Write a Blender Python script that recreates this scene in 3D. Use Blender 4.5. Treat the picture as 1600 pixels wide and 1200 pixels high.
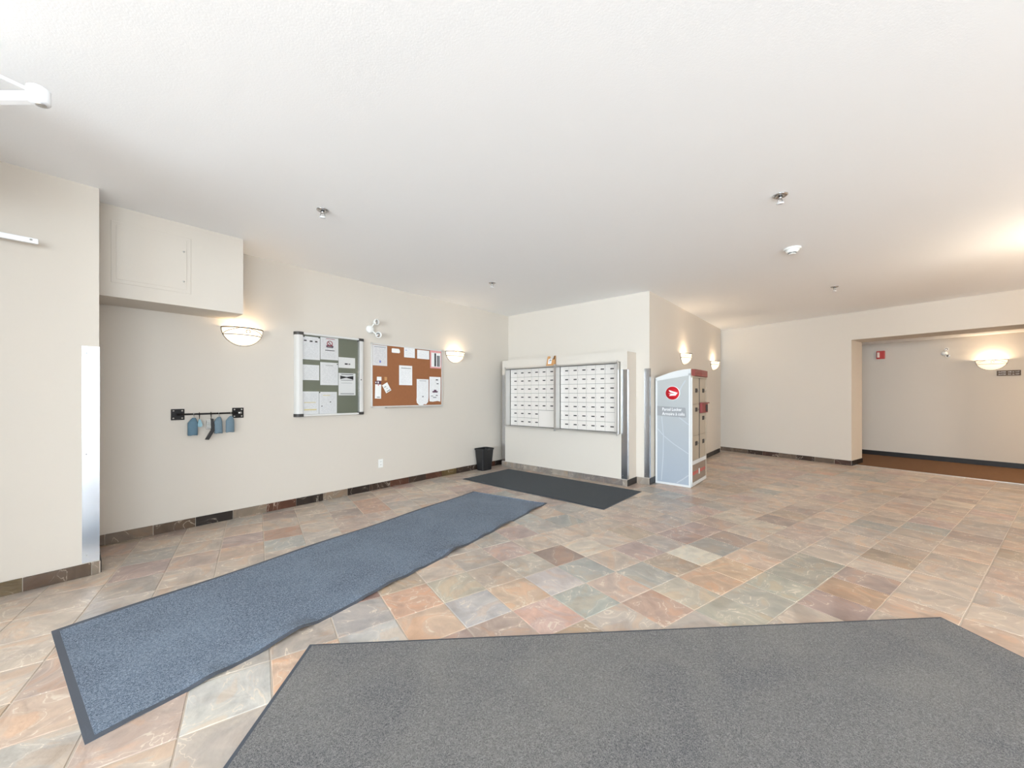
import bpy, bmesh, math, random
from mathutils import Vector, Matrix
S = bpy.context.scene
C = S.collection
for o in list(bpy.data.objects): bpy.data.objects.remove(o)
PI = math.pi
rnd = random.Random(7)

# ------------------------------------------------------------------ camera
F_PX, HORIZON = 596.15, 616.98
CAM_Z = 1.297
cam_d = bpy.data.cameras.new('camera'); cam = bpy.data.objects.new('camera', cam_d); C.objects.link(cam)
cam.location = (0, 0, CAM_Z); cam.rotation_euler = (PI/2, 0, 0)
cam_d.sensor_fit = 'HORIZONTAL'; cam_d.sensor_width = 36; cam_d.lens = 36*F_PX/1600
cam_d.shift_y = (HORIZON-600)/1600; cam_d.clip_start = .05
S.camera = cam
# ------------------------------------------------------------------ world, exposure, daylight
w = bpy.data.worlds.new('world'); S.world = w; w.use_nodes = True
bg = w.node_tree.nodes['Background']; bg.inputs[0].default_value = (.86, .93, 1, 1); bg.inputs[1].default_value = 1.6
S.view_settings.view_transform = 'Standard'; S.view_settings.look = 'None'
S.view_settings.exposure = 0.0; S.view_settings.gamma = 1; S.view_settings.use_curve_mapping = False

def area(name, loc, target, sx, sy, power, col):
    l = bpy.data.lights.new(name, 'AREA'); l.shape = 'RECTANGLE'; l.size = sx; l.size_y = sy; l.energy = power; l.color = col
    o = bpy.data.objects.new(name, l); C.objects.link(o); o.location = loc
    o.rotation_euler = (Vector(target)-Vector(loc)).to_track_quat('-Z', 'Y').to_euler(); return o
# daylight coming in through the glazed entrance wall behind the camera (it stands square to the left wall)
_u = Vector((math.sin(.7135), math.cos(.7135), 0)); _n = Vector((-_u.y, _u.x, 0))
_p = _u*-7.9+_n*-1.2+Vector((0, 0, 1.45))
DAY = area('entrance_daylight', _p, _p+_u*6+Vector((0, 0, 4.6)), 6.2, 2.3, 1820, (.78, .90, 1))
_b = Vector((math.sin(.5919), -math.cos(.5919), 0)); _a = Vector((-_b.y, _b.x, 0)); _q = _b*4.85+_a*-.5+Vector((0, 0, 1.45))
DAY2 = area('side_fill_daylight', _q, _q-_b*6+Vector((0, 0, 4.6)), 5.0, 2.3, 470, (.78, .90, 1))  # second daylight panel, added from the side to lift the left wall
SCONCE_W = 2.0
WARM = (1, .80, .58)

# ------------------------------------------------------------------ frames
ph, th = .7135, .5919
u = Vector((math.sin(ph), math.cos(ph), 0)); n = Vector((-math.cos(ph), math.sin(ph), 0))     # left wall runs along u, n points at it
a = Vector((math.cos(th), math.sin(th), 0)); b = Vector((math.sin(th), -math.cos(th), 0))     # tile grid and back wall
def st(s, t, z=0): return u*s+n*t+Vector((0, 0, z))
def ab(p, q, z=0): return a*p+b*q+Vector((0, 0, z))
ANG_L = math.atan2(u.y, u.x)          # facing the left wall: x along u, y into the wall
ANG_M = math.atan2(-n.y, -n.x)        # facing the mailbox wall: x along -n, y along u
ANG_B = math.atan2(b.y, b.x)          # facing the back wall: x along b, y along a
T_L, T_P, T_S, T_SIDE = 4.819, 4.09, 4.370, 2.105
S_M, S_C = 5.462, 5.152
A_B, A_B2, A_C = 9.037, 9.64, 11.07
H = 2.798
BB = .091

# ------------------------------------------------------------------ helpers
def lin(c):
    return tuple(((x/255)/12.92 if x/255 <= .04045 else ((x/255+.055)/1.055)**2.4) for x in c)
def rgb(*c): return lin(c)+(1,)

class MB:
    def __init__(s): s.bm = bmesh.new()
    def face(s, pts, mi=0):
        f = s.bm.faces.new([s.bm.verts.new(p) for p in pts]); f.material_index = mi; return f
    def box(s, x0, x1, y0, y1, z0, z1, bev=0, mi=0, M=None):
        bm = s.bm
        vs = [bm.verts.new((x, y, z)) for x in (x0, x1) for y in (y0, y1) for z in (z0, z1)]
        q = [(0, 1, 3, 2), (4, 6, 7, 5), (0, 4, 5, 1), (2, 3, 7, 6), (0, 2, 6, 4), (1, 5, 7, 3)]
        fs = [bm.faces.new([vs[i] for i in f]) for f in q]
        for f in fs: f.material_index = mi
        if bev:
            es = list({e for f in fs for e in f.edges})
            r = bmesh.ops.bevel(bm, geom=es, offset=bev, segments=2, affect='EDGES', profile=.5)
            vs = list({v for f in r['faces'] for v in f.verts} | {v for v in vs if v.is_valid})
        if M is not None: bmesh.ops.transform(bm, matrix=M, verts=[v for v in vs if v.is_valid])
        return s
    def prism(s, poly, axis, d0, d1, mi=0):
        # poly: 2D points, axis 'x','y','z' = extrusion direction
        def P(p, d): return {'y': (p[0], d, p[1]), 'x': (d, p[0], p[1]), 'z': (p[0], p[1], d)}[axis]
        A = [s.bm.verts.new(P(p, d0)) for p in poly]; B = [s.bm.verts.new(P(p, d1)) for p in poly]
        k = len(poly)
        fs = [s.bm.faces.new(A[::-1]), s.bm.faces.new(B)]
        for i in range(k): fs.append(s.bm.faces.new((A[i], A[(i+1) % k], B[(i+1) % k], B[i])))
        for f in fs: f.material_index = mi
        return s
    def tube(s, pts, r, seg=8, closed=False, mi=0):
        pts = [Vector(p) for p in pts]; rings = []; N = len(pts)
        up = None
        for i, p in enumerate(pts):
            if closed: d = pts[(i+1) % N]-pts[i-1]
            else: d = pts[min(i+1, N-1)]-pts[max(i-1, 0)]
            d.normalize()
            if up is None:
                up = Vector((0, 0, 1)) if abs(d.z) < .9 else Vector((1, 0, 0))
            x = d.cross(up)
            if x.length < 1e-4: x = d.cross(Vector((0, 1, 0)))
            x.normalize(); y = x.cross(d).normalized()
            rr = r[i] if isinstance(r, (list, tuple)) else r
            rings.append([s.bm.verts.new(p+x*math.cos(2*PI*k/seg)*rr+y*math.sin(2*PI*k/seg)*rr) for k in range(seg)])
        M = N if closed else N-1
        for i in range(M):
            A, B = rings[i], rings[(i+1) % N]
            for k in range(seg):
                f = s.bm.faces.new((A[k], A[(k+1) % seg], B[(k+1) % seg], B[k])); f.smooth = True; f.material_index = mi
        if not closed:
            s.bm.faces.new(rings[0][::-1]).material_index = mi; s.bm.faces.new(rings[-1]).material_index = mi
        return s
    def lathe(s, prof, seg=24, M=None, mi=0):
        # prof: (r,z) pairs around local z, closed by caps where r==0
        rings = []
        for r, z in prof:
            if r < 1e-6: rings.append([s.bm.verts.new((0, 0, z))])
            else: rings.append([s.bm.verts.new((r*math.cos(2*PI*k/seg), r*math.sin(2*PI*k/seg), z)) for k in range(seg)])
        for A, B in zip(rings, rings[1:]):
            for k in range(seg):
                k2 = (k+1) % seg
                if len(A) == 1 and len(B) == 1: continue
                if len(A) == 1: f = s.bm.faces.new((A[0], B[k2], B[k]))
                elif len(B) == 1: f = s.bm.faces.new((A[k], A[k2], B[0]))
                else: f = s.bm.faces.new((A[k], A[k2], B[k2], B[k]))
                f.smooth = True; f.material_index = mi
        if M is not None: bmesh.ops.transform(s.bm, matrix=M, verts=[v for R in rings for v in R])
        return s
    def mesh(s, name, mats):
        bmesh.ops.recalc_face_normals(s.bm, faces=s.bm.faces)
        me = bpy.data.meshes.new(name); s.bm.to_mesh(me); s.bm.free()
        for m in (mats if isinstance(mats, (list, tuple)) else [mats]): me.materials.append(m)
        return me
    def build(s, name, mats, parent=None, **k):
        return link(name, s.mesh(name, mats), parent, **k)
def link(name, me, parent=None, loc=(0, 0, 0), rz=0):
    o = bpy.data.objects.new(name, me); C.objects.link(o); o.location = loc; o.rotation_euler.z = rz
    if parent: o.parent = parent
    return o
def tag(o, label=None, cat=None, group=None, kind=None):
    if label: o['label'] = label
    if cat: o['category'] = cat
    if group: o['group'] = group
    if kind: o['kind'] = kind
    return o
def thing(name, label, cat, loc, rz=0, group=None):
    o = bpy.data.objects.new(name, None); C.objects.link(o); o.location = loc; o.rotation_euler.z = rz
    o.empty_display_size = .1
    return tag(o, label, cat, group)
def RX(t): return Matrix.Rotation(t, 4, 'X')
def RY(t): return Matrix.Rotation(t, 4, 'Y')
def RZ(t): return Matrix.Rotation(t, 4, 'Z')
def T(x, y, z): return Matrix.Translation((x, y, z))

# ------------------------------------------------------------------ materials
def newmat(name):
    m = bpy.data.materials.new(name); m.use_nodes = True; nt = m.node_tree; p = nt.nodes['Principled BSDF']; return m, nt, p
def mat(name, col, rough=.5, metal=0, bump=0, bscale=60, var=0, vscale=4, spec=.5, emis=0, ecol=None, trans=0):
    m, nt, p = newmat(name)
    p.inputs['Base Color'].default_value = rgb(*col); p.inputs['Roughness'].default_value = rough
    p.inputs['Metallic'].default_value = metal; p.inputs['Specular IOR Level'].default_value = spec
    tc = nt.nodes.new('ShaderNodeTexCoord')
    if var:
        nz = nt.nodes.new('ShaderNodeTexNoise'); nz.inputs['Scale'].default_value = vscale; nz.inputs['Detail'].default_value = 5
        nt.links.new(tc.outputs['Object'], nz.inputs['Vector'])
        mx = nt.nodes.new('ShaderNodeMix'); mx.data_type = 'RGBA'
        c = lin(col); mx.inputs[6].default_value = tuple(x*(1-var) for x in c)+(1,); mx.inputs[7].default_value = tuple(min(1, x*(1+var)) for x in c)+(1,)
        nt.links.new(nz.outputs['Fac'], mx.inputs[0]); nt.links.new(mx.outputs[2], p.inputs['Base Color'])
    if bump:
        nz = nt.nodes.new('ShaderNodeTexNoise'); nz.inputs['Scale'].default_value = bscale; nz.inputs['Detail'].default_value = 3
        nt.links.new(tc.outputs['Object'], nz.inputs['Vector'])
        bp = nt.nodes.new('ShaderNodeBump'); bp.inputs['Strength'].default_value = bump; bp.inputs['Distance'].default_value = .004
        nt.links.new(nz.outputs['Fac'], bp.inputs['Height']); nt.links.new(bp.outputs['Normal'], p.inputs['Normal'])
    if emis:
        p.inputs['Emission Color'].default_value = rgb(*(ecol or col)); p.inputs['Emission Strength'].default_value = emis
    return m
M_WALL = mat('beige_wall_paint', (211, 203, 192), .62, bump=.08, bscale=180, var=.015, vscale=1.2, spec=.3)
M_CEIL = mat('white_stipple_ceiling', (249, 249, 249), .8, bump=.12, bscale=120, spec=.2)
M_STEEL = mat('brushed_stainless', (200, 202, 206), .22, 1, bump=.05, bscale=9)
M_ALU = mat('satin_aluminium', (205, 204, 202), .32, 1)
M_ALUW = mat('light_aluminium_paint', (214, 212, 208), .4, .0)
M_DOORP = mat('mailbox_door_enamel', (226, 220, 213), .4, .1, var=.02, vscale=2)
M_BLACK = mat('black_plastic', (28, 28, 30), .42, bump=.1, bscale=150)
M_IRON = mat('black_iron', (22, 20, 19), .5, .4)
M_DARK = mat('dark_gunmetal', (70, 68, 66), .45, .3)
M_WHITE = mat('white_plastic', (238, 238, 234), .35)
M_WHITEM = mat('white_enamelled_metal', (245, 247, 250), .25)
M_LABEL = mat('black_label', (40, 38, 38), .6)
M_CHROME = mat('chrome', (190, 190, 190), .18, 1)
M_BRONZE = mat('aged_iron_trim', (26, 20, 15), .8, .0, spec=.05)
M_FELT = mat('grey_green_felt', (122, 126, 110), .95, bump=.3, bscale=400, var=.04)
M_CORK = mat('brown_cork_fabric', (152, 98, 62), .9, bump=.3, bscale=300, var=.07, vscale=30)
M_BASEV = mat('black_vinyl_base', (24, 21, 20), .4)
M_GROUT = mat('pale_grout', (203, 190, 175), .8, bump=.3, bscale=120, var=.06)
M_RUBBER = mat('grey_rubber', (78, 83, 92), .6, bump=.1)
M_CARD = mat('brown_cardboard', (198, 148, 96), .8, var=.04)
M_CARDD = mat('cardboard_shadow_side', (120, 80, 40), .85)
M_RED = mat('postal_red', (200, 22, 38), .4)
M_REDP = mat('dull_red_plastic', (126, 50, 44), .4)
M_REDTRAY = mat('red_return_slot', (134, 44, 42), .45)
M_LOCKW = mat('locker_white_frame', (212, 214, 214), .4)
M_LOCKT = mat('locker_beige_door', (170, 158, 140), .4, var=.02)
M_LOCKG = mat('locker_grey_band', (150, 152, 154), .45)
M_LOCKB = mat('locker_base_panel', (142, 126, 112), .5)
M_INKW = mat('white_lettering', (250, 250, 250), .5)
M_BLUE = mat('slate_blue_cloth', (108, 128, 140), .85, bump=.4, bscale=90, var=.12, vscale=25)
M_BLUED = mat('deep_blue_cloth', (92, 120, 136), .85, bump=.4, bscale=90, var=.12, vscale=25)
M_BLUEL = mat('light_blue_plastic', (136, 172, 184), .5, var=.06, vscale=25)
M_BRISTLE = mat('white_bristles', (225, 225, 220), .8)
M_SIGN = mat('brown_sign_plate', (86, 70, 54), .5)
M_PINK = mat('red_alarm_housing', (196, 74, 72), .3)
M_LENS = mat('clear_strobe_lens', (236, 216, 208), .15)
M_SWOOSH = mat('pale_swoosh', (184, 191, 197), .4)
M_SEAM = mat('dark_seam', (150, 138, 120), .7)
M_CARPETC = mat('brown_corridor_carpet', (112, 78, 48), .95, bump=.5, bscale=300, var=.25, vscale=22)

def glass_thin(name, tint=.92):
    m = bpy.data.materials.new(name); m.use_nodes = True; nt = m.node_tree; nt.nodes.clear()
    o = nt.nodes.new('ShaderNodeOutputMaterial'); mx = nt.nodes.new('ShaderNodeMixShader')
    tr = nt.nodes.new('ShaderNodeBsdfTransparent'); gl = nt.nodes.new('ShaderNodeBsdfGlossy'); fr = nt.nodes.new('ShaderNodeFresnel')
    tr.inputs[0].default_value = (tint, tint, tint, 1); gl.inputs['Roughness'].default_value = .05; fr.inputs[0].default_value = 1.25
    nt.links.new(fr.outputs[0], mx.inputs[0]); nt.links.new(tr.outputs[0], mx.inputs[1]); nt.links.new(gl.outputs[0], mx.inputs[2]); nt.links.new(mx.outputs[0], o.inputs[0])
    return m
M_GLASS = glass_thin('clear_glass', 1.0)
M_SHADE = mat('lit_alabaster_glass', (250, 240, 222), .3, emis=1.0, ecol=(255, 230, 196))
M_BULB = mat('lit_bulb', (255, 240, 220), .3, emis=12, ecol=(255, 225, 180))

def slate(name, mode, veins=.75):
    """cleft slate: own colour per tile, soft patches, pale veins, stepped relief"""
    m, nt, p = newmat(name); N = nt.nodes.new; L = nt.links.new
    geo = N('ShaderNodeNewGeometry')
    if mode == 'object':
        oi = N('ShaderNodeObjectInfo'); col = oi.outputs['Color']; r = oi.outputs['Random']
    else:
        at = N('ShaderNodeAttribute'); at.attribute_name = 'tilecol'; col = at.outputs['Color']; r = geo.outputs['Random Per Island']
    sc = N('ShaderNodeMath'); sc.operation = 'MULTIPLY'; sc.inputs[1].default_value = 37; L(r, sc.inputs[0])
    va = N('ShaderNodeVectorMath'); va.operation = 'ADD'; L(geo.outputs['Position'], va.inputs[0]); L(sc.outputs[0], va.inputs[1])
    def noise(scale, det, dist, rough=.55):
        x = N('ShaderNodeTexNoise'); x.inputs['Scale'].default_value = scale; x.inputs['Detail'].default_value = det
        x.inputs['Distortion'].default_value = dist; x.inputs['Roughness'].default_value = rough; L(va.outputs[0], x.inputs['Vector']); return x.outputs['Fac']
    n1 = noise(4.2, 4, 1.3, .5); n2 = noise(3.4, 4, 2.2, .45); n3 = noise(15, 5, .2, .6)
    def mixc(fac, A, B, blend='MIX'):
        x = N('ShaderNodeMix'); x.data_type = 'RGBA'; x.blend_type = blend
        if isinstance(fac, float): x.inputs[0].default_value = fac
        else: L(fac, x.inputs[0])
        for i, v in ((6, A), (7, B)):
            if isinstance(v, tuple): x.inputs[i].default_value = v
            else: L(v, x.inputs[i])
        return x.outputs[2]
    def ramp(src, a0, a1, lo=0., hi=1.):
        x = N('ShaderNodeMapRange'); x.interpolation_type = 'SMOOTHSTEP'
        for i, v in enumerate((a0, a1, lo, hi)): x.inputs[i+1].default_value = v
        L(src, x.inputs[0]); return x.outputs[0]
    def tint(fac, c, t):
        k = mixc(1.0, c, t+(1,), 'MULTIPLY'); return mixc(fac, c, k)
    c = tint(ramp(n1, .44, .60, 0, .7), col, (1.15, 1.13, 1.08))
    c = tint(ramp(n2, .55, .62, 0, .75), c, (1.10, .97, .86))
    c = tint(ramp(n2, .50, .36, 0, .8), c, (.84, .86, .87))
    c = tint(ramp(n1, .50, .30, 0, .8), c, (.84, .80, .76))
    dd = N('ShaderNodeMath'); dd.operation = 'SUBTRACT'; dd.inputs[1].default_value = .52; L(n2, dd.inputs[0])
    ab_ = N('ShaderNodeMath'); ab_.operation = 'ABSOLUTE'; L(dd.outputs[0], ab_.inputs[0])
    vein = ramp(ab_.outputs[0], .011, .003, 0, veins)
    gate = ramp(n1, .42, .52); vm = N('ShaderNodeMath'); vm.operation = 'MULTIPLY'; L(vein, vm.inputs[0]); L(gate, vm.inputs[1])
    c = mixc(vm.outputs[0], c, rgb(228, 214, 196))
    c = mixc(ramp(n3, .2, .6, .92, 1.0), (0, 0, 0, 1), c)
    L(c, p.inputs['Base Color'])
    L(ramp(n3, .2, .8, .28, .36), p.inputs['Roughness'])
    sn = N('ShaderNodeMath'); sn.operation = 'MULTIPLY'; sn.inputs[1].default_value = 1.1; L(n2, sn.inputs[0])
    h = N('ShaderNodeMath'); h.operation = 'MULTIPLY_ADD'; h.inputs[1].default_value = .3; L(n3, h.inputs[0]); L(sn.outputs[0], h.inputs[2])
    h2 = N('ShaderNodeMath'); h2.operation = 'MULTIPLY_ADD'; h2.inputs[1].default_value = 1.2; L(n1, h2.inputs[0]); L(h.outputs[0], h2.inputs[2])
    bp = N('ShaderNodeBump'); bp.inputs['Strength'].default_value = .4; bp.inputs['Distance'].default_value = .012; L(h2.outputs[0], bp.inputs['Height']); L(bp.outputs['Normal'], p.inputs['Normal'])
    return m
M_TILE = slate('slate_tile', 'object'); M_TILES = slate('slate_tile_mass', 'attr'); M_TILEB = slate('dark_slate_base_tile', 'object', .35)

def pile(name, c0, c1, c2, fs=150, amt=.9):
    m, nt, p = newmat(name); N = nt.nodes.new; L = nt.links.new
    tc = N('ShaderNodeTexCoord')
    def noise(scale, det, dist=0):
        x = N('ShaderNodeTexNoise'); x.inputs['Scale'].default_value = scale; x.inputs['Detail'].default_value = det; x.inputs['Distortion'].default_value = dist
        L(tc.outputs['Object'], x.inputs['Vector']); return x.outputs['Fac']
    big = noise(2.2, 6, .8); fine = noise(fs, 4, 1.6)
    cr = N('ShaderNodeValToRGB'); cr.color_ramp.elements[0].position = .35; cr.color_ramp.elements[1].position = .68
    cr.color_ramp.elements[0].color = rgb(*c0); cr.color_ramp.elements[1].color = rgb(*c1); L(big, cr.inputs[0])
    mr = N('ShaderNodeMapRange'); mr.inputs[1].default_value = .42; mr.inputs[2].default_value = .64; mr.inputs[3].default_value = 0; mr.inputs[4].default_value = amt; L(fine, mr.inputs[0])
    mx = N('ShaderNodeMix'); mx.data_type = 'RGBA'; L(mr.outputs[0], mx.inputs[0]); L(cr.outputs[0], mx.inputs[6]); mx.inputs[7].default_value = rgb(*c2); L(mx.outputs[2], p.inputs['Base Color'])
    p.inputs['Roughness'].default_value = .95; p.inputs['Specular IOR Level'].default_value = .15
    p.inputs['Sheen Weight'].default_value = .15
    bp = N('ShaderNodeBump'); bp.inputs['Strength'].default_value = .9; bp.inputs['Distance'].default_value = .006; L(fine, bp.inputs['Height']); L(bp.outputs['Normal'], p.inputs['Normal'])
    return m
M_PILE_BLUE = pile('blue_grey_pile', (54, 70, 90), (82, 98, 116), (150, 162, 178))
M_PILE_DARK = pile('charcoal_pile', (26, 33, 38), (38, 45, 51), (52, 60, 66))
M_PILE_GREY = pile('grey_pile', (78, 78, 81), (104, 101, 98), (160, 157, 153), 190, .8)

def paper_mat(name, tint=(236, 236, 236), ink=.35, pitch=70):
    m, nt, p = newmat(name); N = nt.nodes.new; L = nt.links.new
    tc = N('ShaderNodeTexCoord'); sp = N('ShaderNodeSeparateXYZ'); L(tc.outputs['Object'], sp.inputs[0])
    def M2(op, x, y=None, cl=False):
        k = N('ShaderNodeMath'); k.operation = op; k.use_clamp = cl
        for i, v in enumerate((x, y)):
            if v is None: continue
            if isinstance(v, (int, float)): k.inputs[i].default_value = v
            else: L(v, k.inputs[i])
        return k.outputs[0]
    zz = M2('MULTIPLY', sp.outputs[2], pitch); fr = M2('FRACT', zz); row = M2('FLOOR', zz)
    on = M2('LESS_THAN', fr, .42)
    cb = N('ShaderNodeCombineXYZ'); L(M2('MULTIPLY', sp.outputs[0], 55), cb.inputs[0]); L(M2('MULTIPLY', row, 3.7), cb.inputs[1])
    nz = N('ShaderNodeTexNoise'); nz.inputs['Scale'].default_value = 1; nz.inputs['Detail'].default_value = 1; L(cb.outputs[0], nz.inputs['Vector'])
    on2 = M2('MULTIPLY', on, M2('GREATER_THAN', nz.outputs['Fac'], .47))
    gx = N('ShaderNodeSeparateXYZ'); L(tc.outputs['Generated'], gx.inputs[0])
    inx = M2('MULTIPLY', M2('GREATER_THAN', gx.outputs[0], .1), M2('LESS_THAN', gx.outputs[0], .9))
    inz = M2('MULTIPLY', M2('GREATER_THAN', gx.outputs[2], .08), M2('LESS_THAN', gx.outputs[2], .93))
    f = M2('MULTIPLY', M2('MULTIPLY', on2, M2('MULTIPLY', inx, inz)), ink)
    mx = N('ShaderNodeMix'); mx.data_type = 'RGBA'; L(f, mx.inputs[0]); mx.inputs[6].default_value = rgb(*tint); mx.inputs[7].default_value = rgb(90, 90, 95)
    L(mx.outputs[2], p.inputs['Base Color']); p.inputs['Roughness'].default_value = .75
    return m
M_PAPER = paper_mat('printed_paper'); M_PAPERF = paper_mat('faintly_printed_paper', ink=.15); M_PAPERB = mat('blank_paper', (240, 240, 238), .75)
M_PAPERG = paper_mat('greyish_printed_paper', (214, 212, 212), .22, 60); M_PAPERP = mat('pink_paper', (226, 160, 158), .75)
M_INK = mat('black_print', (50, 48, 50), .8); M_INKG = mat('grey_print', (130, 130, 132), .8); M_INKR = mat('red_print', (170, 70, 75), .8)
M_INKY = mat('yellow_print', (226, 212, 160), .8); M_INKP = mat('plum_print', (96, 66, 84), .8); M_INKB = mat('blue_print', (110, 120, 190), .8)

# ------------------------------------------------------------------ room shell
def stbox(mb, s0, s1, t0, t1, z0, z1):
    P = [st(s, t, z) for s in (s0, s1) for t in (t0, t1) for z in (z0, z1)]
    _bx(mb, P)
def abbox(mb, a0, a1, b0, b1, z0, z1):
    P = [ab(x, y, z) for x in (a0, a1) for y in (b0, b1) for z in (z0, z1)]
    _bx(mb, P)
def _bx(mb, P):
    vs = [mb.bm.verts.new(p) for p in P]
    for f in [(0, 1, 3, 2), (4, 6, 7, 5), (0, 4, 5, 1), (2, 3, 7, 6), (0, 2, 6, 4), (1, 5, 7, 3)]: mb.bm.faces.new([vs[i] for i in f])
def struct(name, mb, m, parent=None):
    o = mb.build(name, m, parent)
    if not parent: o['kind'] = 'structure'
    return o

m = MB(); stbox(m, .133, 5.60, T_L, T_L+.13, 0, H); struct('wall_left', m, M_WALL)
m = MB(); stbox(m, -7.8, .133, T_P, T_L+.13, 0, H); struct('wall_pillar', m, M_WALL)
m = MB(); stbox(m, S_M, 5.60, T_SIDE, T_L, 0, H); struct('wall_mailbox', m, M_WALL)
m = MB(); stbox(m, 5.60, 9.72, T_SIDE, T_SIDE+.13, 0, H); struct('wall_side', m, M_WALL)
m = MB(); abbox(m, A_B, A_B2, -4.95, -2.324, 0, 2.30); abbox(m, A_B, A_B2, -4.95, 3.32, 2.30, H); abbox(m, A_B, A_B2, .15, 3.32, 0, 2.30)
struct('wall_back', m, M_WALL)
m = MB(); abbox(m, A_C, A_C+.12, -7.0, 3.0, 0, 2.39); struct('wall_corridor', m, M_WALL)
m = MB(); abbox(m, A_B2, A_C, -7.0, -6.9, 0, 2.39); abbox(m, A_B2, A_C, 2.9, 3.0, 0, 2.39); struct('wall_corridor_end', m, M_WALL)
m = MB(); abbox(m, 5.6, 6.5, .25, .37, 0, H); abbox(m, 3.5, 3.62, 3.3, 4.6, 0, H); abbox(m, 3.62, A_B2, 3.2, 3.32, 0, H); struct('wall_right', m, M_WALL)  # unseen bay left open, shaped so the added lamps reach the back wall
m = MB(); stbox(m, -1.02, -.9, 3.3, T_P, 0, H); struct('wall_shade_stub', m, M_WALL)  # unseen stub wall, added to shade the pillar from the entrance light
RB = 4.6
m = MB(); abbox(m, -8.2, 3.6, RB, RB+.12, 0, .28); abbox(m, -8.2, 3.6, RB, RB+.12, 2.62, H); abbox(m, -8.2, -3.1, RB, RB+.12, .28, 2.62); abbox(m, 2.2, 3.6, RB, RB+.12, .28, 2.62); struct('wall_right_entry', m, M_WALL)
for k, a0 in enumerate((-3.1, -.45)):  # unseen glazing, added to go with the side fill
    a1 = a0+2.65
    m = MB(); abbox(m, a0, a1, RB+.05, RB+.1, .28, .34); abbox(m, a0, a1, RB+.05, RB+.1, 2.56, 2.62); abbox(m, a0, a0+.05, RB+.05, RB+.1, .34, 2.56); abbox(m, a1-.05, a1, RB+.05, RB+.1, .34, 2.56)
    wo = struct('window_%d' % (6+k), m, M_ALU); g = MB(); abbox(g, a0+.05, a1-.05, RB+.07, RB+.075, .34, 2.56); g.build('pane', M_GLASS, wo)
# entrance wall behind the camera: a band of glazing
SF = -7.6
m = MB(); stbox(m, SF-.14, SF, -6.2, T_P, 0, .28); stbox(m, SF-.14, SF, -6.2, T_P, 2.62, H); stbox(m, SF-.14, SF, -6.2, -4.3, .28, 2.62); stbox(m, SF-.14, SF, 1.9, T_P, .28, 2.62)
struct('wall_front', m, M_WALL)
for k in range(5):
    t0 = -4.3+k*1.24; t1 = t0+1.24
    m = MB(); stbox(m, SF-.11, SF-.05, t0, t1, .28, .34); stbox(m, SF-.11, SF-.05, t0, t1, 2.56, 2.62); stbox(m, SF-.11, SF-.05, t0, t0+.05, .34, 2.56); stbox(m, SF-.11, SF-.05, t1-.05, t1, .34, 2.56)
    wo = struct('window_%d' % (k+1), m, M_ALU)
    g = MB(); stbox(g, SF-.085, SF-.08, t0+.05, t1-.05, .34, 2.56); g.build('pane', M_GLASS, wo)
m = MB(); m.box(-9.5, 9.0, -10.6, 11.8, H, H+.1); struct('ceiling', m, M_CEIL)
m = MB(); abbox(m, A_B2, A_C, -7.0, 3.0, 2.39, 2.45); struct('ceiling_corridor', m, M_CEIL)
# soffit box with its access panel
m = MB(); stbox(m, .133, 1.086, T_S, T_L, 2.076, H); sof = struct('trim_soffit', m, M_WALL)
ap = thing('access_panel', 'beige painted access panel with two screws in the boxed soffit', 'access panel', st(.205, T_S, 2.19), ANG_L)
m = MB(); m.box(0, .49, -.004, 0, 0, .49, .002); m.build('panel_frame', M_WALL, ap)
m = MB(); m.box(.03, .46, -.008, -.005, .03, .46, .001); m.build('panel_door', M_WALL, ap)
for z in (.1, .36):
    m = MB(); m.lathe([(0, 0), (.007, 0), (.007, .004), (0, .004)], 10, T(.44, -.0085, z)@RX(PI/2)); m.build('screw', M_ALU, ap)

# ------------------------------------------------------------------ floor, tiles, corridor carpet
fl = MB(); fl.box(-9.5, 9.0, -10.6, 11.8, -.06, -.0035); floor = struct('floor', fl, M_GROUT)
CELL = .305; O = Vector((-4.1562*CELL, 8.3339*CELL, 0)); OA, OB = O.dot(a), O.dot(b)
def tile_mesh(k):
    r = random.Random(k); mb = MB(); h = CELL/2-.0028; base = []
    for side in range(4):
        for q in (-1, -.33, .33):
            j = r.uniform(-.0018, .0004)
            p = {0: (q*h, -h-j), 1: (h+j, q*h), 2: (-q*h, h+j), 3: (-h-j, -q*h)}[side]
            base.append(p)
    def ring(f, z): return [mb.bm.verts.new((x*f, y*f, z+(r.uniform(-.0004, .0004) if z == 0 else 0))) for x, y in base]
    R0 = ring(1, -.0095); R1 = ring(1, -.0016); R2 = ring(.984, 0)
    for A, B in ((R0, R1), (R1, R2)):
        for i in range(12): mb.bm.faces.new((A[i], A[(i+1) % 12], B[(i+1) % 12], B[i]))
    mb.bm.faces.new(R2)
    return mb
TV = [tile_mesh(k).mesh('tile', M_TILE) for k in range(8)]
PAL = [((190, 174, 160), 10), ((184, 172, 162), 8), ((194, 178, 164), 9), ((176, 168, 160), 4), ((186, 166, 154), 6), ((196, 172, 154), 3), ((168, 150, 140), 3), ((184, 162, 154), 3), ((204, 190, 174), 2), ((176, 158, 140), 3), ((192, 158, 138), 1), ((168, 166, 160), 2)]
pal = [c for c, k in PAL for _ in range(k)]
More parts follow.
